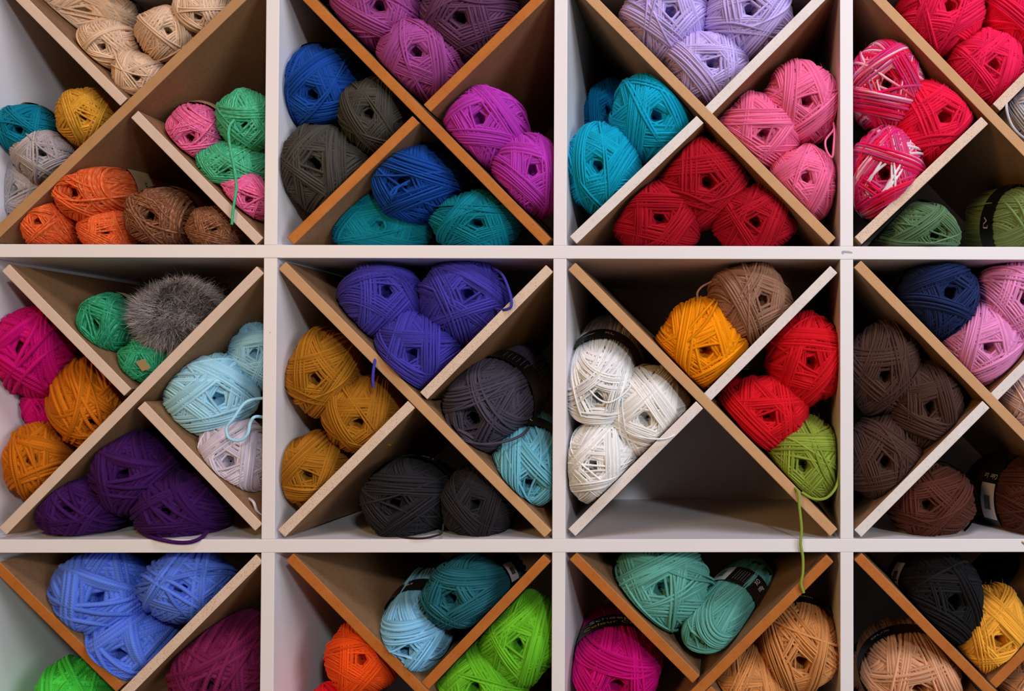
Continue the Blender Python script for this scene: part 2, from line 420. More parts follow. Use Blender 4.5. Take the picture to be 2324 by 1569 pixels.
# ------------------------------------------------------------------ yarn materials
YB = 1.30
def yarn_mat(name, col, second=None, sec_amt=0.0, varieg=None, ply=0.22, sat=1.0):
    mt, nt, b = node_mat(name)
    uv = N(nt, 'ShaderNodeUVMap'); uv.uv_map = 'uv'
    sep = N(nt, 'ShaderNodeSeparateXYZ'); nt.links.new(uv.outputs[0], sep.inputs[0])
    rn = N(nt, 'ShaderNodeAttribute', attribute_name='rnd'); bn = N(nt, 'ShaderNodeAttribute', attribute_name='bnd')
    ph = mathn(nt, 'ADD', mathn(nt, 'MULTIPLY', sep.outputs[0], 12.0), mathn(nt, 'MULTIPLY', sep.outputs[1], 13.0))
    tw = mathn(nt, 'SINE', ph)
    base = tuple(min(x * YB, 0.92) for x in lin(col))
    dark = tuple(x * 0.80 for x in base); lite = tuple(min(1, x * 1.12 + 0.004) for x in base)
    c = mixc(nt, rn.outputs['Fac'], dark, lite)
    if varieg:
        cr = N(nt, 'ShaderNodeValToRGB'); cr.color_ramp.interpolation = 'EASE'
        el = cr.color_ramp.elements
        for i, cc in enumerate(varieg):
            p = i / (len(varieg) - 1)
            e = el[i] if i < 2 else el.new(p)
            e.position = p; e.color = (*lin(cc), 1)
        x = mathn(nt, 'FRACT', mathn(nt, 'ADD', mathn(nt, 'MULTIPLY', bn.outputs['Fac'], 3.7), mathn(nt, 'MULTIPLY', sep.outputs[0], 0.0075)))
        nt.links.new(x, cr.inputs[0]); c = cr.outputs[0]
    if second:
        cv = N(nt, 'ShaderNodeCombineXYZ')
        nt.links.new(mathn(nt, 'MULTIPLY', sep.outputs[0], 0.35), cv.inputs[0]); nt.links.new(mathn(nt, 'MULTIPLY', sep.outputs[1], 2.4), cv.inputs[1])
        nt.links.new(mathn(nt, 'MULTIPLY', rn.outputs['Fac'], 91.0), cv.inputs[2])
        no = N(nt, 'ShaderNodeTexNoise'); no.inputs['Scale'].default_value = 1.6; no.inputs['Detail'].default_value = 2
        nt.links.new(cv.outputs[0], no.inputs['Vector'])
        r = N(nt, 'ShaderNodeMapRange'); r.inputs[1].default_value = 0.48; r.inputs[2].default_value = 0.66
        nt.links.new(no.outputs[0], r.inputs[0])
        c = mixc(nt, mathn(nt, 'MULTIPLY', r.outputs[0], sec_amt), c, lin(second))
    nt.links.new(c, b.inputs['Base Color'])
    b.inputs['Roughness'].default_value = 0.85; b.inputs['Specular IOR Level'].default_value = 0.12
    b.inputs['Sheen Weight'].default_value = 0.12; b.inputs['Sheen Roughness'].default_value = 0.5
    b.inputs['Sheen Tint'].default_value = (*[min(1, x * 1.3 + 0.05) for x in base], 1)
    bp = N(nt, 'ShaderNodeBump'); bp.inputs['Strength'].default_value = ply; bp.inputs['Distance'].default_value = 0.0012
    nt.links.new(tw, bp.inputs['Height']); nt.links.new(bp.outputs[0], b.inputs['Normal'])
    return mt

COL = dict(
    cream=((200, 170, 144), (236, 214, 190), 0.35), teal=((0, 110, 136), None, 0), gold=((190, 134, 32), (244, 204, 110), 0.45),
    grey=((154, 146, 150), (206, 196, 196), 0.5), pinkh=((206, 84, 136), (252, 176, 204), 0.5), mint=((54, 156, 114), (150, 226, 186), 0.5),
    orangeh=((204, 82, 32), (255, 166, 112), 0.55), brownh=((112, 66, 42), (214, 164, 130), 0.5),
    orchid=((144, 64, 132), None, 0), plum=((88, 52, 86), None, 0), royal=((14, 62, 140), None, 0), olivegrey=((62, 60, 54), None, 0),
    petrol=((0, 110, 128), None, 0), violet=((164, 48, 164), None, 0),
    lilac=((176, 160, 226), None, 0), turq=((0, 146, 180), None, 0), turqdk=((0, 110, 158), None, 0), crimson=((150, 6, 28), None, 0), pink=((226, 100, 146), None, 0),
    rose=((222, 26, 80), None, 0), rosered=((214, 20, 66), None, 0), sage=((84, 116, 84), None, 0), ltgreen=((124, 148, 92), None, 0), silver=((176, 174, 186), None, 0),
    green=((28, 134, 94), (124, 208, 164), 0.45), magenta=((174, 0, 98), None, 0), ochre=((178, 98, 10), None, 0), purple=((52, 13, 76), None, 0),
    paleblue=((148, 196, 252), None, 0), mauve=((190, 180, 194), None, 0), indigo=((58, 52, 150), None, 0), mustard=((150, 98, 22), None, 0),
    slate=((62, 58, 72), None, 0), aqua=((98, 164, 182), None, 0), black=((34, 32, 36), None, 0), taupe=((138, 102, 84), None, 0),
    amber=((220, 132, 0), None, 0), red=((190, 12, 28), None, 0), lime=((122, 140, 52), None, 0), white=((250, 246, 244), None, 0),
    navy=((26, 40, 84), None, 0), rosel=((206, 130, 182), None, 0), palepink=((244, 190, 196), None, 0), dkbrown=((64, 43, 37), None, 0), choc=((74, 38, 30), None, 0),
    cornfl=((80, 112, 206), None, 0), bgreen=((66, 196, 66), None, 0), burgundy=((104, 22, 66), None, 0),
    vorange=((224, 74, 16), None, 0), vred=((232, 20, 40), None, 0), sky=((126, 184, 236), None, 0), dkteal=((30, 92, 104), None, 0), vlime=((94, 170, 34), None, 0),
    seafoam=((84, 148, 138), None, 0), hotmag=((180, 0, 108), None, 0), camel=((186, 128, 76), None, 0), jet=((22, 22, 27), None, 0),
    yellow=((222, 158, 56), None, 0), peach=((200, 150, 116), None, 0),
    vpink=((220, 30, 90), None, 0))
MATS = {}
for k, (c1, c2, am) in COL.items():
    if k == 'vpink':
        MATS[k] = yarn_mat('variegated_pink_yarn', c1, varieg=[(236, 10, 96), (200, 70, 130), (228, 16, 60), (250, 200, 220), (236, 10, 110), (196, 84, 140), (230, 30, 80), (236, 10, 96)])
    else:
        MATS[k] = yarn_mat(k + '_yarn', c1, c2, am)
M_PALESTRAND = yarn_mat('pale_pink_strand', (252, 206, 224))

def flat(name, col, rough=0.5):
    mt, nt, b = node_mat(name); b.inputs['Base Color'].default_value = (*lin(col), 1); b.inputs['Roughness'].default_value = rough
    return mt
M_BAND = flat('black_printed_paper', (20, 19, 20), 0.42)
M_KRAFT = flat('kraft_paper', (176, 146, 104), 0.8)
M_TAG = flat('white_label_paper', (222, 218, 220), 0.55)
M_INK = flat('black_ink', (18, 16, 20), 0.6)
M_WINK = flat('white_ink', (214, 208, 208), 0.5)
M_YINK = flat('yellow_ink', (206, 176, 40), 0.5)

# ------------------------------------------------------------------ one ball
PX = lambda px, y: px * (CAM_D + y) / F_PX
rnd = random.Random(5)
_g = np.random.default_rng(1).normal(0, 1, (900, 3)); _g = unitv(_g); SURFS = {q: _g * se_radius(_g, q)[:, None] for q in (2.45, 3.3)}
BALLS = []

def cell_planes(u, v, c):
    """inward planes (point, normal) of the bin seen at (u, v): cubby sides and the two divider boards"""
    col = 0 if u < 613 else 1 if u < 1271 else 2 if u < 1921 else 3
    row = 0 if v < 571 else 1 if v < 1239 else 2
    x0, x1, z1, z0 = US[col] + TH / 2, US[col + 1] - TH / 2, SS[row] - TH / 2, SS[row + 1] + TH / 2
    pl = [((x0, 0, 0), (1, 0, 0)), ((x1, 0, 0), (-1, 0, 0)), ((0, 0, z1), (0, 0, -1)), ((0, 0, z0), (0, 0, 1)), ((0, DEPTH, 0), (0, -1, 0))]
    lg, h1, h2 = CROSS[row * 4 + col][:3]
    hh = max((h1, h2), key=lambda h: math.hypot(h[0] - h[2], h[1] - h[3]))
    f = at(u, v, 0.0)
    for q in (lg, hh):
        A, B = at(q[0], q[1], 0.0), at(q[2], q[3], 0.0); d = (B - A).normalized(); n = Vector((-d.z, 0, d.x))
        if (f - A).dot(n) < 0: n = -n
        pl.append((tuple(A + n * (BT / 2)), tuple(n)))
    return pl
def squash(W, planes, m=0.007):
    W = W.copy()
    for p, n in planes:
        n = np.array(n); d = (W - np.array(p)) @ n
        k = d < m
        W[k] += ((m * np.exp((d[k] - m) / m)) - d[k])[:, None] * n
    return W
def bake(me, R, B_, drop=True):
    """a copy of a mesh in the ball's own space, pressed against the boards round it"""
    n = len(me.vertices); V = np.empty(n * 3, np.float32); me.vertices.foreach_get('co', V); V = V.reshape(-1, 3)
    M = np.array(B_['mw'] @ R); W = V @ M[:3, :3].T + M[:3, 3]
    pen = np.min([(W - np.array(p)) @ np.array(nn) for p, nn in B_['planes']], 0)
    W2 = squash(W, B_['planes'])
    I = np.array(B_['mw'].inverted()); V2 = W2 @ I[:3, :3].T + I[:3, 3]
    nf = len(me.polygons); Q = np.empty(nf * 4, np.int32); me.loops.foreach_get('vertex_index', Q); Q = Q.reshape(-1, 4)
    uv = np.empty(len(me.loops) * 2, np.float32); me.uv_layers[0].data.foreach_get('uv', uv); uvv = np.zeros((n, 2), np.float32); uvv[Q.ravel()] = uv.reshape(-1, 2)
    at_ = {}
    for k in ('rnd', 'bnd'):
        a = np.empty(n, np.float32); me.attributes[k].data.foreach_get('value', a); at_[k] = a
    if drop:
        Q = Q[(pen[Q].max(1) > -0.004) & (V[Q][:, :, 1].max(1) < (0.7 if B_['c'].x < -0.55 else 0.7 if B_['se'] > 3 else 0.42))]
        used = np.zeros(n, bool); used[Q.ravel()] = True; re = np.cumsum(used) - 1
        Q = re[Q]; V2 = V2[used]; uvv = uvv[used]; at_ = {k: a[used] for k, a in at_.items()}
    return mesh_np(me.name.split('.')[0], V2, Q, uvv, at_)
NSQ = [0, 0]
GROUP = {'pinkh': 'pink heathered', 'orangeh': 'orange heathered', 'brownh': 'brown heathered', 'royal': 'royal blue', 'olivegrey': 'charcoal', 'petrol': 'teal', 'turq': 'turquoise', 'turqdk': 'turquoise', 'rose': 'rose red', 'rosered': 'rose red', 'vpink': 'variegated pink', 'sage': 'green shelf', 'ltgreen': 'green shelf', 'green': 'green heathered', 'mint': 'mint green', 'paleblue': 'pale blue', 'mauve': 'mauve grey', 'rosel': 'dusty rose', 'palepink': 'pale pink', 'dkbrown': 'dark brown', 'choc': 'chocolate brown', 'cornfl': 'cornflower blue', 'bgreen': 'bright green', 'vorange': 'orange and red', 'vred': 'orange and red', 'dkteal': 'dark teal', 'vlime': 'lime green', 'hotmag': 'hot magenta', 'seafoam': 'seafoam green', 'jet': 'jet black', 'sky': 'sky blue', 'navy': 'navy blue', 'cream': 'beige', 'silver': 'silver grey', 'lime': 'olive lime', 'ochre': 'ochre orange'}

def ball(label, col, u, v, a, b, hole=None, y=None, cls='m', var=None, spin=None, lf=1.25, roll=0.0, front=0.006, band=None, name='yarn_ball', loose=True, wraps=()):
    if lf >= 1.6 and cls + 'b' in VAR: cls += 'b'
    vs = VAR[cls]; i = rnd.randrange(len(vs)) if var is None else var % len(vs)
    vr_ = vs[i]; SURF = SURFS[vr_['se']]
    Rpx = math.sqrt(a * b)
    Lh = PX(Rpx, 0.06) * lf
    yc = (front + Lh) if y is None else y
    c = at(u, v, yc)
    view = (c - CAM).normalized(); yc = c.y
    if hole:
        r = ray(*hole).normalized(); tca = (c - CAM).dot(r); d2 = (c - CAM).length_squared - tca * tca
        q = CAM + r * (tca - math.sqrt(max(Lh * Lh - d2, 0.0)))
        ax = (c - q).normalized()
    else:
        ax = (Vector((0, 1, 0)) + view * 0.35).normalized()
    up = Vector((0, 0, 1)); X = ax.cross(up).normalized(); Z = X.cross(ax).normalized()
    if roll:
        cr, sr = math.cos(math.radians(roll)), math.sin(math.radians(roll)); X, Z = X * cr + Z * sr, Z * cr - X * sr
    # radii and centre fitted so that the outline seen from the camera is the a x b ellipse at (u, v)
    rx, rz = PX(a, yc), PX(b, yc)
    for it in range(12):
        W = np.array(c)[None] + SURF[:, :1] * rx * np.array(X) + SURF[:, 1:2] * Lh * np.array(ax) + SURF[:, 2:] * rz * np.array(Z)
        Q = (W - np.array(CAM)); Q = np.stack([Q[:, 0], -Q[:, 2], Q[:, 1]], 1) @ RC.T
        U_, V_ = CX + F_PX * Q[:, 0] / Q[:, 2], CY + F_PX * Q[:, 1] / Q[:, 2]
        ea, eb = a / ((U_.max() - U_.min()) / 2), b / ((V_.max() - V_.min()) / 2)
        rx *= ea ** 0.9; rz *= eb ** 0.9
        if ea < 0.985 and rx < 0.72 * rz: Lh *= 0.93; rx = 0.72 * rz
        if eb < 0.985 and rz < 0.72 * rx: Lh *= 0.93; rz = 0.72 * rx
        mu, mv = (U_.max() + U_.min()) / 2, (V_.max() + V_.min()) / 2
        c = c + Vector((PX(u - mu, yc), 0, -PX(v - mv, yc)))
    root = empty(name)
    s = 1.03
    mw = Matrix.Identity(4)
    for i, (vec, k) in enumerate(((X, rx * s), (ax, Lh * s), (Z, rz * s))):
        for j in range(3): mw[j][i] = vec[j] * k
    mw.translation = c
    root.matrix_world = mw
    tag(root, label, 'yarn', GROUP.get(col, col) + ' yarn balls')
    sp = rnd.random() * 6.283 if spin is None else spin
    R = Matrix.Rotation(sp, 4, 'Y')
    mat = MATS[col]
    B_ = dict(se=vr_['se'], rmax=vr_['rmax'], root=root, mw=mw, col=col, rx=rx, rz=rz, lh=Lh, c=c, ax=ax, mat=mat, planes=cell_planes(u, v, c))
    WS = SURF @ np.array(mw)[:3, :3].T + np.array(mw)[:3, 3]
    pen = -min(((WS - np.array(p)) @ np.array(n)).min() for p, n in B_['planes'])
    B_['pressed'] = pen > 0.012
    if B_['pressed']: NSQ[0] += 1
    for nm, me in [('wound_yarn', vr_['wound']), ('core', vr_['core'])] + ([('outer_strand', q) for q in vr_['outs']] if loose else []):
        if B_['pressed']: o = link(nm, bake(me, R, B_, nm == 'wound_yarn'), root, mat); NSQ[1] += len(o.data.polygons) * 2
        else: o = link(nm, me, root, mat); o.matrix_local = R
        if nm == 'wound_yarn': o['kind'] = 'stuff'
    for vi, cl, wm, ang in wraps:
        for me in VAR[cl][vi % len(VAR[cl])]['outs']:
            RR = Matrix.Rotation(ang, 4, 'Y')
            if B_['pressed']: o = link('outer_strand', bake(me, RR, B_, False), root, wm or mat)
            else: o = link('outer_strand', me, root, wm or mat); o.matrix_local = RR
            if wm: o['label'] = 'pale pink strand'
    if band: paper_band(B_, **band)
    BALLS.append(B_)
    return B_

def band_point(B_, phi, yy, lift=0.0):
    """point in the ball's own unit space on its surface, at angle phi round the axis and axial position yy (-1 front .. 1 back)"""
    n = B_['se']; r = max(1 - abs(yy) ** n, 0.02) ** (1 / n)
    k = r * (B_['rmax'] + 0.012 + lift)
    return (math.cos(phi) * k, yy, math.sin(phi) * k)

def patch(B_, name, parent, mat, p0, p1, y0, y1, lift, nseg=24, ny=4):
    V, Fq = [], []
    for i in range(nseg + 1):
        for j in range(ny + 1):
            V.append(band_point(B_, math.radians(p0 + (p1 - p0) * i / nseg), y0 + (y1 - y0) * j / ny, lift))
    k = ny + 1
    for i in range(nseg):
        for j in range(ny): Fq.append((i * k + j, (i + 1) * k + j, (i + 1) * k + j + 1, i * k + j + 1))
    return link(name, mesh_np(name, press(B_, V), Fq), parent, mat)
def press(B_, V):
    if not B_['pressed']: return V
    M, I = np.array(B_['mw']), np.array(B_['mw'].inverted())
    W = squash(np.array(V) @ M[:3, :3].T + M[:3, 3], B_['planes'])
    return W @ I[:3, :3].T + I[:3, 3]

def wrap_text(B_, parent, body, phi, yy, size, mat, axial=False, flip=1):
    """print body on the band; size in metres; axial: reading along the ball's axis"""
    cu = bpy.data.curves.new('lettering', 'FONT'); cu.body = body; cu.size = 1.0; cu.align_x = 'CENTER'; cu.align_y = 'CENTER'; cu.resolution_u = 2
    t = bpy.data.objects.new('lettering_source', cu); C.objects.link(t)
    dg = bpy.context.evaluated_depsgraph_get(); me = bpy.data.meshes.new_from_object(t.evaluated_get(dg))
    C.objects.unlink(t); bpy.data.objects.remove(t)
    rr = (B_['rx'] + B_['rz']) / 2
    for vtx in me.vertices:
        x, z = vtx.co.x * size, vtx.co.y * size
        if axial: dphi, dy = z / rr * flip, x / B_['lh'] * flip
        else: dphi, dy = -x / rr * flip, z / B_['lh'] * flip
        vtx.co = band_point(B_, math.radians(phi) + dphi, yy + dy, 0.016)
    for vtx, q in zip(me.vertices, press(B_, [tuple(x.co) for x in me.vertices])): vtx.co = q
    me.name = 'lettering'; me.materials.clear()
    return link('lettering', me, parent, mat)

def paper_band(B_, y0=-0.05, y1=0.45, p0=0, p1=360, mat=None, prints=(), tags=(), name='paper_band'):
    o = patch(B_, name, B_['root'], mat or M_BAND, p0, p1, y0, y1, 0.0, nseg=56, ny=5)
    for (a0, a1, b0, b1) in tags:
        tg = patch(B_, 'price_label', o, M_TAG, a0, a1, b0, b1, 0.008, 8, 4)
        # barcode bars
        V, Fq = [], []; r2 = random.Random(3); x = 0.28
        while x < 0.72:
            wd = r2.choice((0.010, 0.02, 0.03)); 
            q0, q1 = a0 + (a1 - a0) * 0.34, a0 + (a1 - a0) * 0.72
            y_0, y_1 = b0 + (b1 - b0) * x, b0 + (b1 - b0) * (x + wd); k = len(V)
            for j in range(5):
                ph = math.radians(q0 + (q1 - q0) * j / 4); V += [band_point(B_, ph, y_0, 0.014), band_point(B_, ph, y_1, 0.014)]
            Fq += [(k + 2 * j, k + 2 * j + 1, k + 2 * j + 3, k + 2 * j + 2) for j in range(4)]
            x += wd + r2.choice((0.012, 0.02))
        link('barcode', mesh_np('barcode', press(B_, V), Fq), o, M_INK)
    for pr in prints: wrap_text(B_, o, *pr)
    return o

def tube(pts, r, nside=7, sub=8):
    P = [Vector(p) for p in pts]; out = []
    for i in range(len(P) - 1):
        a, b_, c, d = P[max(i - 1, 0)], P[i], P[i + 1], P[min(i + 2, len(P) - 1)]
        for k in range(sub):
            t = k / sub
            out.append(0.5 * ((2 * b_) + (c - a) * t + (2 * a - 5 * b_ + 4 * c - d) * t * t + (3 * b_ - 3 * c + d - a) * t ** 3))
    out.append(P[-1])
    X = np.array([tuple(p) for p in out]); T = unitv(np.gradient(X, axis=0))
    n0 = np.cross(T[0], [0.3, -0.8, 0.5]); nn = [n0 / np.linalg.norm(n0)]
    for i in range(1, len(X)):
        q = nn[-1] - T[i] * np.dot(nn[-1], T[i]); nn.append(q / np.linalg.norm(q))
    Nn = np.array(nn); B = np.cross(T, Nn); a = np.linspace(0, 2 * np.pi, nside, endpoint=False)
    V = X[:, None] + r * (np.cos(a)[None, :, None] * Nn[:, None] + np.sin(a)[None, :, None] * B[:, None])
    s = np.concatenate([[0], np.cumsum(np.linalg.norm(np.diff(X, axis=0), axis=1))]) / (2 * r)
    UV = np.stack(np.broadcast_arrays(s[:, None], (a / np.pi)[None]), -1).reshape(-1, 2)
    ix = np.arange(len(X) * nside).reshape(len(X), nside)
    Q = np.stack([ix[:-1], np.roll(ix, -1, 1)[:-1], np.roll(ix, -1, 1)[1:], ix[1:]], -1).reshape(-1, 4)
    V = V.reshape(-1, 3)
    return mesh_np('loose_strand', V, Q, UV, {'rnd': np.full(len(V), .7), 'bnd': np.full(len(V), .3)})

def loose_strand(B_, px, r_px=3.6, mat=None, label=None):
    """px: list of (u, v, y)"""
    me = tube([at(*p) for p in px], PX(r_px, 0.0))
    o = link('loose_strand', me, B_['root'], mat or B_['mat'])
    o.matrix_parent_inverse = B_['mw'].inverted()
    if label: o['label'] = label
    return o

KR = dict(mat=M_KRAFT, y0=0.0, y1=0.5)
BK = dict(y0=-0.05, y1=0.42)
# --- top left cubby
ball('beige yarn ball with black and gold band, leftmost in the beige pile', 'cream', 200, 28, 116, 66, (158, 24), cls='s', lf=1.9, band=dict(y0=-0.25, y1=0.12, prints=(('~ ~ ~', 60, -0.06, 0.012, M_YINK),)))
ball('beige yarn ball in the middle row, left one of two, top left cubby', 'cream', 250, 107, 70, 58, (231, 106), cls='s')
ball('beige yarn ball in the middle row, right one of two, top left cubby', 'cream', 378, 81, 65, 61, (381, 68), cls='s')
ball('beige yarn ball cut by the top of the picture, rightmost of the beige ones', 'cream', 462, 22, 66, 54, (449, 40), cls='s')
ball('beige yarn ball at the bottom point of the beige pile', 'cream', 317, 173, 62, 52, (305, 176), cls='s')
ball('teal yarn ball against the left edge above the grey balls', 'teal', 66, 297, 76, 57, (40, 293), cls='s', lf=1.6, band=KR)
ball('golden yellow heathered yarn ball beside the teal one', 'gold', 199, 269, 69, 63, (187, 264), cls='s')
ball('grey heathered yarn ball under the teal and golden balls', 'grey', 105, 357, 73, 55, (90, 346), cls='s')
ball('grey heathered yarn ball cut by the left picture edge', 'grey', 40, 438, 57, 72, (18, 425), cls='s')
ball('pink heathered yarn ball left of the upper mint ball', 'pinkh', 452, 303, 72, 66, (430, 315), cls='s', lf=1.7, band=dict(mat=M_KRAFT, y0=-0.2, y1=0.2))
ba = ball('mint green heathered yarn ball, upper one, against the upright', 'mint', 560, 275, 65, 67, (556, 284), cls='s')
ball('mint green heathered yarn ball, lower one, between two pink balls', 'mint', 527, 371, 77, 53, (508, 388), cls='s')
ball('pink heathered yarn ball wedged in the corner under the mint balls', 'pinkh', 552, 457, 62, 62, (566, 450), cls='s')
loose_strand(ba, [(532, 272, 0.0), (521, 288, -0.004), (520, 320, -0.006), (533, 390, -0.006), (536, 430, -0.004), (530, 470, -0.003), (526, 510, -0.002)], 3.0, label='mint strand hanging down')
ball('orange heathered yarn ball with a kraft paper band, on top of two others', 'orangeh', 256, 437, 124, 68, (160, 440), cls='s', lf=2.0, band=dict(mat=M_KRAFT, y0=-0.28, y1=0.14, prints=(('50g', 10, -0.05, 0.008, M_INK),)))
ball('orange heathered yarn ball at the bottom left of the orange pile', 'orangeh', 115, 510, 69, 58, (82, 502), cls='s')
ball('orange heathered yarn ball squeezed between the other orange ones and the brown', 'orangeh', 248, 526, 67, 50, (236, 527), cls='s', y=0.062)
ball('brown heathered yarn ball with a kraft band, left one of two', 'brownh', 380, 494, 92, 63, (336, 492), cls='s', lf=1.8, band=dict(mat=M_KRAFT, y0=-0.25, y1=0.15))
ball('brown heathered yarn ball, right one of two, smaller in view', 'brownh', 490, 521, 62, 50, (481, 520), cls='s')
# --- second cubby of the top row
ball('orchid purple yarn ball at the top, left of the dark plum ball', 'orchid', 858, 20, 98, 96, (858, 12))
ball('dark plum yarn ball at the top beside the orchid ball', 'plum', 1066, 34, 102, 101, (1042, 42))
ball('orchid purple yarn ball at the bottom of the V, crossing point below it', 'orchid', 956, 143, 97, 91, (942, 116))
ball('royal blue yarn ball above the charcoal ones, by the left upright', 'royal', 728, 199, 95, 91, (706, 216), band=dict(y0=0.15, y1=0.6))
ball('charcoal grey yarn ball at the right under the blue ball', 'olivegrey', 853, 266, 80, 84, (834, 256))
ball('charcoal grey yarn ball, larger lower one overlapping the upright', 'olivegrey', 732, 386, 105, 97, (709, 372), front=-0.004)
b_ = ball('royal blue yarn ball with a black band on top of two teal balls', 'royal', 968, 418, 119, 85, (905, 417), lf=1.9, band=dict(y0=-0.3, y1=0.15, prints=(('0000', 4, -0.1, 0.009, M_WINK, True),)))
loose_strand(b_, [(925, 418, -0.003), (905, 423, -0.006), (893, 430, -0.010), (886, 440, -0.012), (888, 445, -0.012), (897, 438, -0.012), (903, 426, -0.008), (930, 410, -0.002)], 3.0)
ball('teal yarn ball on the shelf, left one under the blue ball', 'petrol', 866, 508, 109, 70, (848, 516))
ball('teal yarn ball on the shelf, right one under the blue ball', 'petrol', 1083, 507, 96, 69, (1082, 508))
ball('bright violet yarn ball, upper one, leaning on the orange divider', 'violet', 1104, 296, 92, 96, (1084, 266))
ball('bright violet yarn ball, lower one, against the upright', 'violet', 1199, 401, 79, 92, (1207, 384))
# --- third cubby of the top row
ball('lilac yarn ball at the top left of the lilac three', 'lilac', 1507, 56, 94, 98, (1524, 22))
ball('lilac yarn ball at the top right of the lilac three', 'lilac', 1697, 46, 96, 97, (1703, 18))
ball('lilac yarn ball resting in the V of the lilac three', 'lilac', 1603, 160, 91, 86, (1618, 140))
ball('turquoise yarn ball touching the tan divider, upper right of the group', 'turq', 1482, 271, 92, 98, (1490, 263))
ball('turquoise yarn ball in the lower left corner by the upright', 'turq', 1370, 384, 84, 99, (1354, 374), front=-0.002)
ball('darker blue turquoise yarn ball tucked behind the two turquoise balls', 'turqdk', 1392, 265, 64, 80, (1374, 250), y=0.17)
ball('crimson yarn ball on top of the crimson three', 'crimson', 1595, 419, 99, 101, (1607, 412))
ball('crimson yarn ball at the lower left of the crimson three', 'crimson', 1494, 496, 97, 86, (1500, 497))
ball('crimson yarn ball at the lower right of the crimson three', 'crimson', 1708, 504, 87, 79, (1713, 507))
b_ = ball('candy pink yarn ball, upper right one by the upright', 'pink', 1817, 235, 83, 91, (1832, 227))
loose_strand(b_, [(1880, 262, 0.07), (1893, 290, 0.022), (1874, 318, 0.012), (1876, 342, 0.006), (1888, 357, 0.004), (1892, 330, 0.006), (1893, 290, 0.02), (1884, 250, 0.07)], 2.6)
ball('candy pink yarn ball, left one leaning on the tan divider', 'pink', 1720, 300, 92, 83, (1735, 306))
ball('candy pink yarn ball, lowest of the three pink', 'pink', 1821, 421, 79, 84, (1830, 402))
# --- fourth cubby of the top row
ball('bright rose red yarn ball at the top, left of two cut by the picture top', 'rose', 2130, 36, 97, 98, (2160, 8))
ball('bright rose red yarn ball cut by the top right picture corner', 'rose', 2318, 36, 92, 96)
ball('bright rose red yarn ball with a swirl centre at the bottom of the V', 'rose', 2234, 157, 88, 85, (2257, 148))
ball('variegated pink and white yarn ball, upper one, by the upright', 'vpink', 2011, 205, 86, 107, (2014, 180), lf=1.7, band=dict(y0=-0.2, y1=0.14))
ball('rose red yarn ball between the two variegated pink balls', 'rosered', 2110, 281, 100, 101, (2146, 262))
b_ = ball('variegated pink yarn ball wrapped with pale pink strands, lower one', 'vpink', 2012, 400, 84, 105, (2005, 390), lf=1.6, front=-0.002, wraps=((1, 'm', M_PALESTRAND, 0.4), (2, 'm', M_PALESTRAND, 1.9), (5, 'm', M_PALESTRAND, 3.6), (4, 'm', M_PALESTRAND, 5.0)), band=dict(y0=-0.2, y1=0.14))
ball('sage green yarn ball on the shelf, the darker green one', 'sage', 2065, 529, 106, 67, (2126, 533), lf=1.85, band=dict(y0=-0.32, y1=0.02, prints=(('C', 185, -0.15, 0.013, M_WINK),)))
ball('light green yarn ball on the shelf, cut by the right picture edge', 'ltgreen', 2300, 512, 114, 84, (2386, 512), lf=1.85, band=dict(y0=-0.34, y1=0.0, prints=(('[V', 178, -0.17, 0.014, M_WINK),)))
b_ = ball('silver grey yarn ball cut by the right edge, above the light green one', 'silver', 2352, 250, 86, 76, (2356, 246))
loose_strand(b_, [(2320, 190, 0.06), (2292, 212, 0.02), (2284, 240, 0.002), (2292, 275, 0.0), (2308, 300, 0.004), (2330, 318, 0.03)], 3.2)
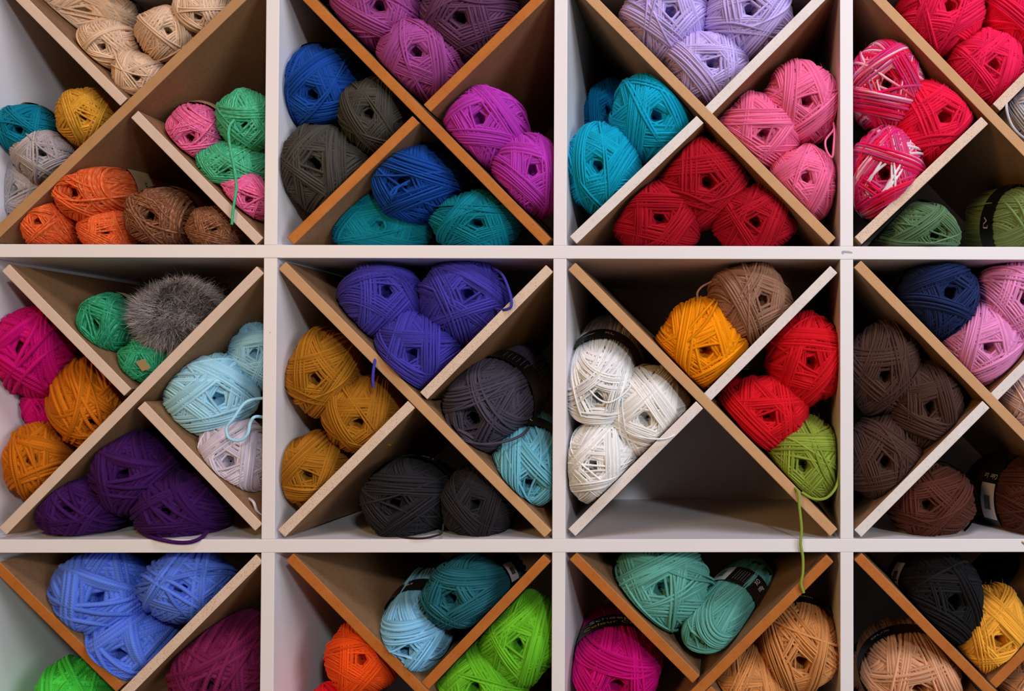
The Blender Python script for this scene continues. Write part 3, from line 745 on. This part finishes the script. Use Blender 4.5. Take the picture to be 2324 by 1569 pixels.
# --- left cubby of the middle row
ball('green heathered yarn ball left of the furry grey ball', 'green', 258, 740, 79, 67, (208, 738), cls='s', lf=1.7, band=dict(mat=M_KRAFT, y0=-0.2, y1=0.2))
ball('small green heathered yarn ball with a kraft tag in its centre', 'green', 325, 828, 58, 53, (325, 830), cls='s', front=0.012)
def furry(label, u, v, a, b, y, seed, nh=42000):
    rng = np.random.default_rng(seed)
    root = empty('furry_yarn_ball'); c = at(u, v, y); A, B = PX(a, y), PX(b, y)
    mw = Matrix.Translation(c); root.matrix_world = mw; tag(root, label, 'yarn')
    # body: a few fat coils wound round a core
    S = []
    for k in range(15):
        n = unitv(rng.normal(0, 1, 3) * np.array([1, 0.35, 1])); e1 = unitv(np.cross(n, [0.1, 1, 0.2])); e2 = np.cross(n, e1)
        t = np.linspace(0, 2 * np.pi, 48, endpoint=False); cc = rng.uniform(-0.5, 0.5)
        P = n * cc + math.sqrt(1 - cc * cc) * (np.cos(t)[:, None] * e1 + np.sin(t)[:, None] * e2)
        S.append((P, rng.uniform(0.62, 0.80)))
    parts = []
    for P, R in S:
        v_, q, uv = strand_mesh(P, np.full(len(P), R), 0.30, 0, np.ones(len(P), bool), prof=(-120, -60, 0, 60, 120)); parts.append((v_, q, uv, 0.2, 0.2))
    V, Q, UV, R1, B1 = combine(parts); sc3 = np.array([A, A * 1.1, B])
    link('wound_yarn', mesh_np('wound_yarn', V * sc3, Q, UV, {'rnd': R1, 'bnd': B1}), root, M_FURCORE)['kind'] = 'stuff'
    # pile: hairs leaving the coils
    V, Q, A_ = [], [], []
    for k in range(nh):
        P, R = S[rng.integers(len(S))]; i = rng.integers(len(P)); p = P[i]; T = unitv(P[(i + 1) % len(P)] - P[i - 1]); Bn = np.cross(T, p)
        a_ = rng.uniform(-1.5, 1.5); d = unitv(p * math.cos(a_) + Bn * math.sin(a_))
        o = p * R + d * 0.15 + T * rng.normal(0, 0.04)
        fl = np.array([math.sin(6 * p[2] + 3 * P[0][1] * 5), 0.2, math.cos(5 * p[0] + 4 * P[0][0])]); d = unitv(d * 0.75 + rng.normal(0, 0.22, 3) + T * 0.3 + fl * 0.55); L = rng.uniform(0.16, 0.30); w_ = rng.uniform(0.0028, 0.005)
        s = unitv(np.cross(d, rng.normal(0, 1, 3))) * w_; bend = rng.normal(0, 0.25, 3) * L + np.array([0, 0, -0.15 * L])
        m1 = o + d * L * 0.55 + bend * 0.3; e = o + d * L + bend
        n0 = len(V); V += [(o - s) * sc3, (o + s) * sc3, (m1 + s * 0.8) * sc3, (m1 - s * 0.8) * sc3, (e + s * 0.15) * sc3, (e - s * 0.15) * sc3]
        Q += [(n0, n0 + 1, n0 + 2, n0 + 3), (n0 + 3, n0 + 2, n0 + 4, n0 + 5)]
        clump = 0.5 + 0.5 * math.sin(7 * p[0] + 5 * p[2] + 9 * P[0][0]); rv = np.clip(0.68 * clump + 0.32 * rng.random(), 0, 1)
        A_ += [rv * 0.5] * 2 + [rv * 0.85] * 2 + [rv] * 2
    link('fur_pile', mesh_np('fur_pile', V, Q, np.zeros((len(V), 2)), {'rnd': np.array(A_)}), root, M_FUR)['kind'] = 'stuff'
M_FURCORE = flat('dark_fur_base', (46, 38, 34), 0.9)
M_FUR, nt, b = node_mat('grey_brown_fur')
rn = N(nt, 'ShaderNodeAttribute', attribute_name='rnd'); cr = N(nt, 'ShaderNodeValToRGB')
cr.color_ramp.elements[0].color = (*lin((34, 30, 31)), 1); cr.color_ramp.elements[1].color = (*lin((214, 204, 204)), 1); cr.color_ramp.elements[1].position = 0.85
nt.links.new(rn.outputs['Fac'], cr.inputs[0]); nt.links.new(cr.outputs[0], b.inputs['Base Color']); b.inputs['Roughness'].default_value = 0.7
furry('furry grey brown yarn ball with long pile, leaning on the pale divider', 412, 722, 98, 88, 0.062, 4)
furry('furry grey brown yarn ball in shade behind the first furry one', 500, 690, 66, 52, 0.21, 5, 12000)
# kraft tag stuck in the centre of the small green ball
tg = BALLS[-1]
me = box_mesh('kraft_tag', -PX(10, 0), PX(10, 0), -0.0004, 0.0004, -PX(13, 0), PX(13, 0), 0.0002)
o = link('kraft_tag', me, tg['root'], M_KRAFT); o.matrix_parent_inverse = tg['mw'].inverted()
o.matrix_world = Matrix.Translation(at(325, 829, 0.003)) @ Matrix.Rotation(-0.35, 4, 'Y') @ Matrix.Rotation(0.5, 4, 'X')
ball('magenta chunky yarn ball, large one at the left picture edge', 'magenta', 84, 800, 97, 96, (42, 792), cls='t')
ball('magenta yarn ball half hidden below the large one', 'magenta', 98, 924, 46, 52, (84, 926), cls='t', y=0.07)
ball('ochre orange chunky yarn ball, upper one by the divider', 'ochre', 198, 913, 81, 91, (206, 960), cls='t')
ball('ochre orange chunky yarn ball, lower left one', 'ochre', 92, 1048, 77, 81, (68, 1044), cls='t')
ball('dark purple chunky yarn ball on top of the purple three', 'purple', 312, 1070, 99, 85, (274, 1080), cls='t')
ball('dark purple chunky yarn ball at the lower left', 'purple', 192, 1149, 105, 74, (150, 1158), cls='t')
b_ = ball('dark purple chunky yarn ball at the lower right with a strand on the shelf', 'purple', 417, 1152, 107, 74, (372, 1164), cls='t')
loose_strand(b_, [(326, 1212, 0.02), (350, 1222, -0.001), (395, 1231, -0.004), (430, 1231, -0.004), (455, 1222, 0.0), (470, 1208, 0.02)], 4.5)
b_ = ball('pale blue yarn ball, large one beside the divider', 'paleblue', 470, 897, 107, 98, (494, 908))
loose_strand(b_, [(608, 903, 0.03), (560, 912, 0.012), (530, 950, -0.002), (514, 972, -0.004), (520, 995, -0.006), (545, 1000, -0.006), (562, 985, -0.005), (568, 960, -0.003), (580, 946, 0.0), (608, 950, 0.03)], 3.6, label='pale blue loop')
ball('pale blue yarn ball half hidden by the upright, upper right', 'paleblue', 590, 811, 68, 73, (577, 802), y=0.10)
b_ = ball('light mauve grey yarn ball under the pale blue one', 'mauve', 526, 1046, 89, 91, (517, 1050))
loose_strand(b_, [(560, 1130, 0.03), (575, 1140, 0.012), (584, 1162, 0.014), (604, 1180, 0.02)], 3.2)
# --- second cubby of the middle row
ball('indigo blue yarn ball, upper left of the indigo three', 'indigo', 865, 691, 93, 92, (876, 662))
b_ = ball('indigo blue yarn ball, upper right of the indigo three', 'indigo', 1053, 687, 101, 95, (1062, 668))
loose_strand(b_, [(1110, 605, 0.05), (1138, 622, 0.012), (1154, 655, 0.0), (1161, 685, -0.003), (1158, 698, -0.003), (1140, 704, 0.004), (1120, 700, 0.03)], 3.2)
b_ = ball('indigo blue yarn ball, lowest, overlapping the divider edge', 'indigo', 945, 802, 95, 91, (932, 808), front=-0.006)
loose_strand(b_, [(872, 770, 0.05), (856, 800, 0.012), (849, 832, -0.003), (846, 862, -0.006), (848, 880, -0.006)], 3.4)
ball('mustard yarn ball, uppermost of the three by the left upright', 'mustard', 739, 848, 83, 93, (712, 862))
ball('mustard yarn ball, middle one touching the divider', 'mustard', 825, 940, 88, 83, (810, 962))
ball('mustard yarn ball, lowest of the three', 'mustard', 715, 1066, 83, 82, (696, 1080))
b_ = ball('dark slate yarn ball with a black band across its middle', 'slate', 1130, 902, 116, 116, (1066, 957), lf=1.9, band=dict(y0=-0.38, y1=0.0, prints=tuple(('. . . . . . . .', 75 - 6 * k, -0.2, 0.006, M_WINK, True) for k in range(6))))
loose_strand(b_, [(1026, 880, 0.06), (1015, 915, 0.02), (1016, 955, 0.008), (1040, 992, 0.004), (1090, 1008, 0.004), (1140, 1004, 0.006), (1180, 990, 0.02), (1200, 970, 0.06)], 3.4)
ball('aqua yarn ball with a black band, in the corner below the slate one', 'aqua', 1193, 1037, 86, 111, (1204, 1104), lf=1.8, band=dict(y0=-0.32, y1=0.02, prints=(('SCR', 95, -0.15, 0.012, M_WINK),)))
b_ = ball('black yarn ball standing on the shelf, left one', 'black', 936, 1131, 110, 88, (890, 1149), lf=1.75, band=dict(y0=-0.3, y1=0.08, prints=(('OY', 70, -0.12, 0.012, M_WINK),)))
loose_strand(b_, [(890, 1215, 0.03), (925, 1221, 0.002), (960, 1222, -0.001), (990, 1216, 0.0), (1003, 1209, 0.004), (1006, 1190, 0.02)], 2.4)
ball('black yarn ball standing on the shelf, right one', 'black', 1087, 1141, 83, 80, (1075, 1148), band=dict(y0=0.1, y1=0.5))
# --- third cubby of the middle row
b_ = ball('taupe brown yarn ball behind the amber one', 'taupe', 1697, 689, 90, 90, (1734, 680))
loose_strand(b_, [(1614, 640, 0.06), (1592, 652, 0.05), (1582, 668, 0.05), (1590, 684, 0.055), (1606, 690, 0.06)], 2.6)
b_ = ball('amber yellow yarn ball alone in the V of the divider', 'amber', 1597, 785, 99, 98, (1601, 798), wraps=((2, 'm', None, 1.0),))
ball('bright red yarn ball, upper one against the upright', 'red', 1825, 816, 84, 101, (1842, 826))
ball('bright red yarn ball, lower one leaning on the tan divider', 'red', 1740, 938, 92, 84, (1745, 946))
ball('dark red yarn ball deep in shade behind the lower red ball', 'red', 1700, 905, 66, 62, (1680, 900), y=0.2, band=dict(y0=-0.3, y1=0.1))
b_ = ball('olive lime yarn ball with a strand hanging over the shelf', 'lime', 1826, 1043, 82, 98, (1822, 1060))
loose_strand(b_, [(1800, 1105, 0.005), (1812, 1118, -0.004), (1814, 1150, -0.006), (1819, 1200, -0.005), (1817, 1235, -0.005), (1822, 1265, -0.004), (1822, 1300, -0.004), (1818, 1325, -0.004), (1824, 1346, -0.003)], 3.4, label='olive strand hanging down')
loose_strand(b_, [(1820, 1118, 0.0), (1845, 1132, -0.002), (1872, 1132, -0.002), (1892, 1115, 0.0), (1902, 1090, 0.012), (1904, 1060, 0.03)], 3.2)
b_ = ball('white yarn ball with a curved black band, uppermost of the white', 'white', 1371, 842, 83, 120, (1352, 914), cls='f', lf=1.95, front=-0.002, band=dict(y0=-0.38, y1=-0.1, prints=(('color', 110, -0.24, 0.007, M_WINK), ('XL', 80, -0.24, 0.010, M_WINK))))
loose_strand(b_, [(1318, 790, 0.07), (1310, 830, 0.014), (1340, 888, -0.008), (1380, 914, -0.006), (1425, 885, 0.006), (1440, 850, 0.05)], 2.2)
b_ = ball('white yarn ball touching the divider, right one', 'white', 1472, 940, 93, 104, (1464, 954), cls='f', band=dict(y0=0.05, y1=0.4))
loose_strand(b_, [(1400, 950, 0.05), (1430, 985, -0.002), (1500, 997, -0.004), (1540, 980, 0.01), (1550, 950, 0.06)], 2.2)
ball('white yarn ball at the lower left overlapping the upright', 'white', 1361, 1047, 81, 91, (1345, 1060), cls='f', front=-0.012)
# --- right cubby of the middle row
ball('navy blue yarn ball with a black band, top of the cubby', 'navy', 2111, 689, 103, 95, (2162, 662), lf=1.7, band=dict(y0=-0.3, y1=0.1, prints=(('COL', 165, -0.1, 0.009, M_WINK),)))
ball('dusty rose yarn ball, upper one, cut by the right picture edge', 'rosel', 2310, 686, 98, 95, (2330, 680))
ball('dusty rose yarn ball with a curl at its centre, in the V', 'rosel', 2228, 787, 91, 91, (2247, 788))
ball('pale pink yarn ball cut by the right picture edge', 'palepink', 2347, 896, 82, 88, (2370, 900), cls='f')
ball('dark brown yarn ball, uppermost of three by the upright', 'dkbrown', 2006, 838, 82, 99, (2008, 856))
ball('dark brown yarn ball, right one touching the pale divider', 'dkbrown', 2096, 921, 89, 98, (2112, 930))
ball('dark brown yarn ball, lowest of three by the upright', 'dkbrown', 2009, 1041, 85, 97, (2008, 1052))
ball('chocolate brown yarn ball standing on the shelf in the bottom bin', 'choc', 2113, 1140, 92, 83, (2104, 1148), band=dict(y0=0.0, y1=0.4))
ball('chocolate brown yarn ball with a white barcode label, at the right edge', 'choc', 2303, 1130, 114, 92, (2392, 1150), lf=1.85,
     band=dict(y0=-0.36, y1=0.04, tags=((160, 208, -0.34, 0.02),), prints=(('Color   Lot', 150, -0.17, 0.008, M_WINK, True),)))
# --- bottom row
ball('cornflower blue chunky yarn ball, upper left of three', 'cornfl', 234, 1354, 119, 96, (212, 1360), cls='t', band=dict(y0=0.1, y1=0.5, prints=(('0000', 60, 0.2, 0.009, M_WINK),)))
ball('cornflower blue chunky yarn ball, upper right of three', 'cornfl', 426, 1330, 100, 76, (408, 1338), cls='t')
ball('cornflower blue chunky yarn ball, lowest of three', 'cornfl', 298, 1470, 117, 89, (262, 1486), cls='t')
ball('bright green chunky yarn ball cut by the bottom edge', 'bgreen', 170, 1600, 92, 100, (150, 1610), cls='t')
ball('burgundy thick tubular yarn ball at the lower right of the bottom left cubby', 'burgundy', 512, 1502, 116, 112, (470, 1560), cls='t')
ball('bright orange yarn ball under the divider beside the sky blue ball', 'vorange', 823, 1494, 79, 83, (819, 1500))
ball('bright red yarn ball peeping out at the bottom edge below the orange one', 'vred', 768, 1632, 86, 86, (760, 1640))
ball('sky blue yarn ball with a black band, in the V of the orange divider', 'sky', 953, 1412, 94, 119, (912, 1488), lf=1.9, band=dict(y0=-0.34, y1=0.02, prints=(('BS', 105, -0.15, 0.009, M_WINK),)))
ball('dark teal yarn ball leaning on the sky blue one', 'dkteal', 1078, 1337, 112, 86, (1014, 1366), lf=1.8, band=dict(y0=-0.26, y1=0.14, tags=((12, 42, -0.22, 0.1),)))
ball('lime green yarn ball, upper one by the upright', 'vlime', 1182, 1444, 91, 102, (1172, 1470))
ball('lime green yarn ball, lower one cut by the bottom edge', 'vlime', 1091, 1547, 101, 94, (1072, 1566))
b_ = ball('seafoam green yarn ball criss-crossed with strands, left one', 'seafoam', 1498, 1334, 105, 94, (1500, 1338), wraps=((1, 'm', None, 0.4), (2, 'm', None, 2.2), (5, 'm', None, 4.0)))
ball('seafoam green yarn ball with a printed black band and white barcode label', 'seafoam', 1655, 1375, 100, 100, (1584, 1452), lf=1.62,
     band=dict(y0=-0.10, y1=0.36, tags=((92, 128, -0.08, 0.34),), prints=tuple(('. . . . . . . . .', 84 - 5 * k, 0.13, 0.006, M_WINK, True) for k in range(7)) + (('XO', 40, 0.2, 0.008, M_WINK, True), ('100g', 27, 0.16, 0.007, M_WINK, True))))
ball('hot magenta yarn ball with a black band lettered in white and yellow', 'hotmag', 1397, 1493, 97, 119, (1402, 1566), lf=1.9,
     band=dict(y0=-0.40, y1=-0.02, prints=(('Scheepjes', 88, -0.15, 0.016, M_WINK), ('Colour Crafter', 86, -0.29, 0.013, M_YINK))))
ball('camel yarn ball with a black band, upper right one', 'camel', 1812, 1450, 91, 116, (1824, 1514), lf=1.75, band=dict(y0=-0.3, y1=0.08, prints=(('Colour', 85, -0.1, 0.010, M_YINK),)))
ball('camel yarn ball cut by the bottom edge, lower left one', 'camel', 1706, 1560, 86, 96, (1712, 1590))
ball('jet black yarn ball with a white barcode label on the left', 'jet', 2117, 1357, 109, 105, (2176, 1370), lf=1.7, band=dict(y0=-0.3, y1=0.1, tags=((138, 172, -0.28, 0.08),)))
ball('golden yellow yarn ball leaning on the black one', 'yellow', 2246, 1436, 91, 105, (2273, 1460))
ball('peach tan yarn ball with a black band, cut by the bottom edge', 'peach', 2066, 1515, 112, 112, (2092, 1576), lf=1.8, band=dict(y0=-0.36, y1=-0.02, prints=(('DUX', 125, -0.19, 0.011, M_WINK),)))
ball('peach tan yarn ball in the bottom right corner', 'peach', 2352, 1576, 88, 82, (2372, 1580))
ball('black yarn ball deep in shade behind the yellow one', 'jet', 2268, 1330, 70, 66, (2262, 1322), y=0.24)
ball('tan yarn ball in shade behind the peach one, by the upright', 'peach', 1990, 1530, 70, 75, (1985, 1528), y=0.20, band=dict(y0=-0.9, y1=-0.4))

# --- strip of kraft paper over the shelf edge
V, Fq = [], []
for k in range(7):
    t = k / 6
    for dv in (0, 7):
        V.append(tuple(at(2298 + 70 * t, 1221.5 + 30 * t ** 1.2 + dv * t ** 0.3, 0.004 - 0.014 * t)))
Fq = [(2 * k, 2 * k + 1, 2 * k + 3, 2 * k + 2) for k in range(6)]
o = link('kraft_paper_strip', mesh_np('kraft_paper_strip', V, Fq), None, M_KRAFT)
sm = o.modifiers.new('thickness', 'SOLIDIFY'); sm.thickness = 0.0005
tag(o, 'narrow strip of kraft paper hanging over the shelf edge under the chocolate ball', 'paper')
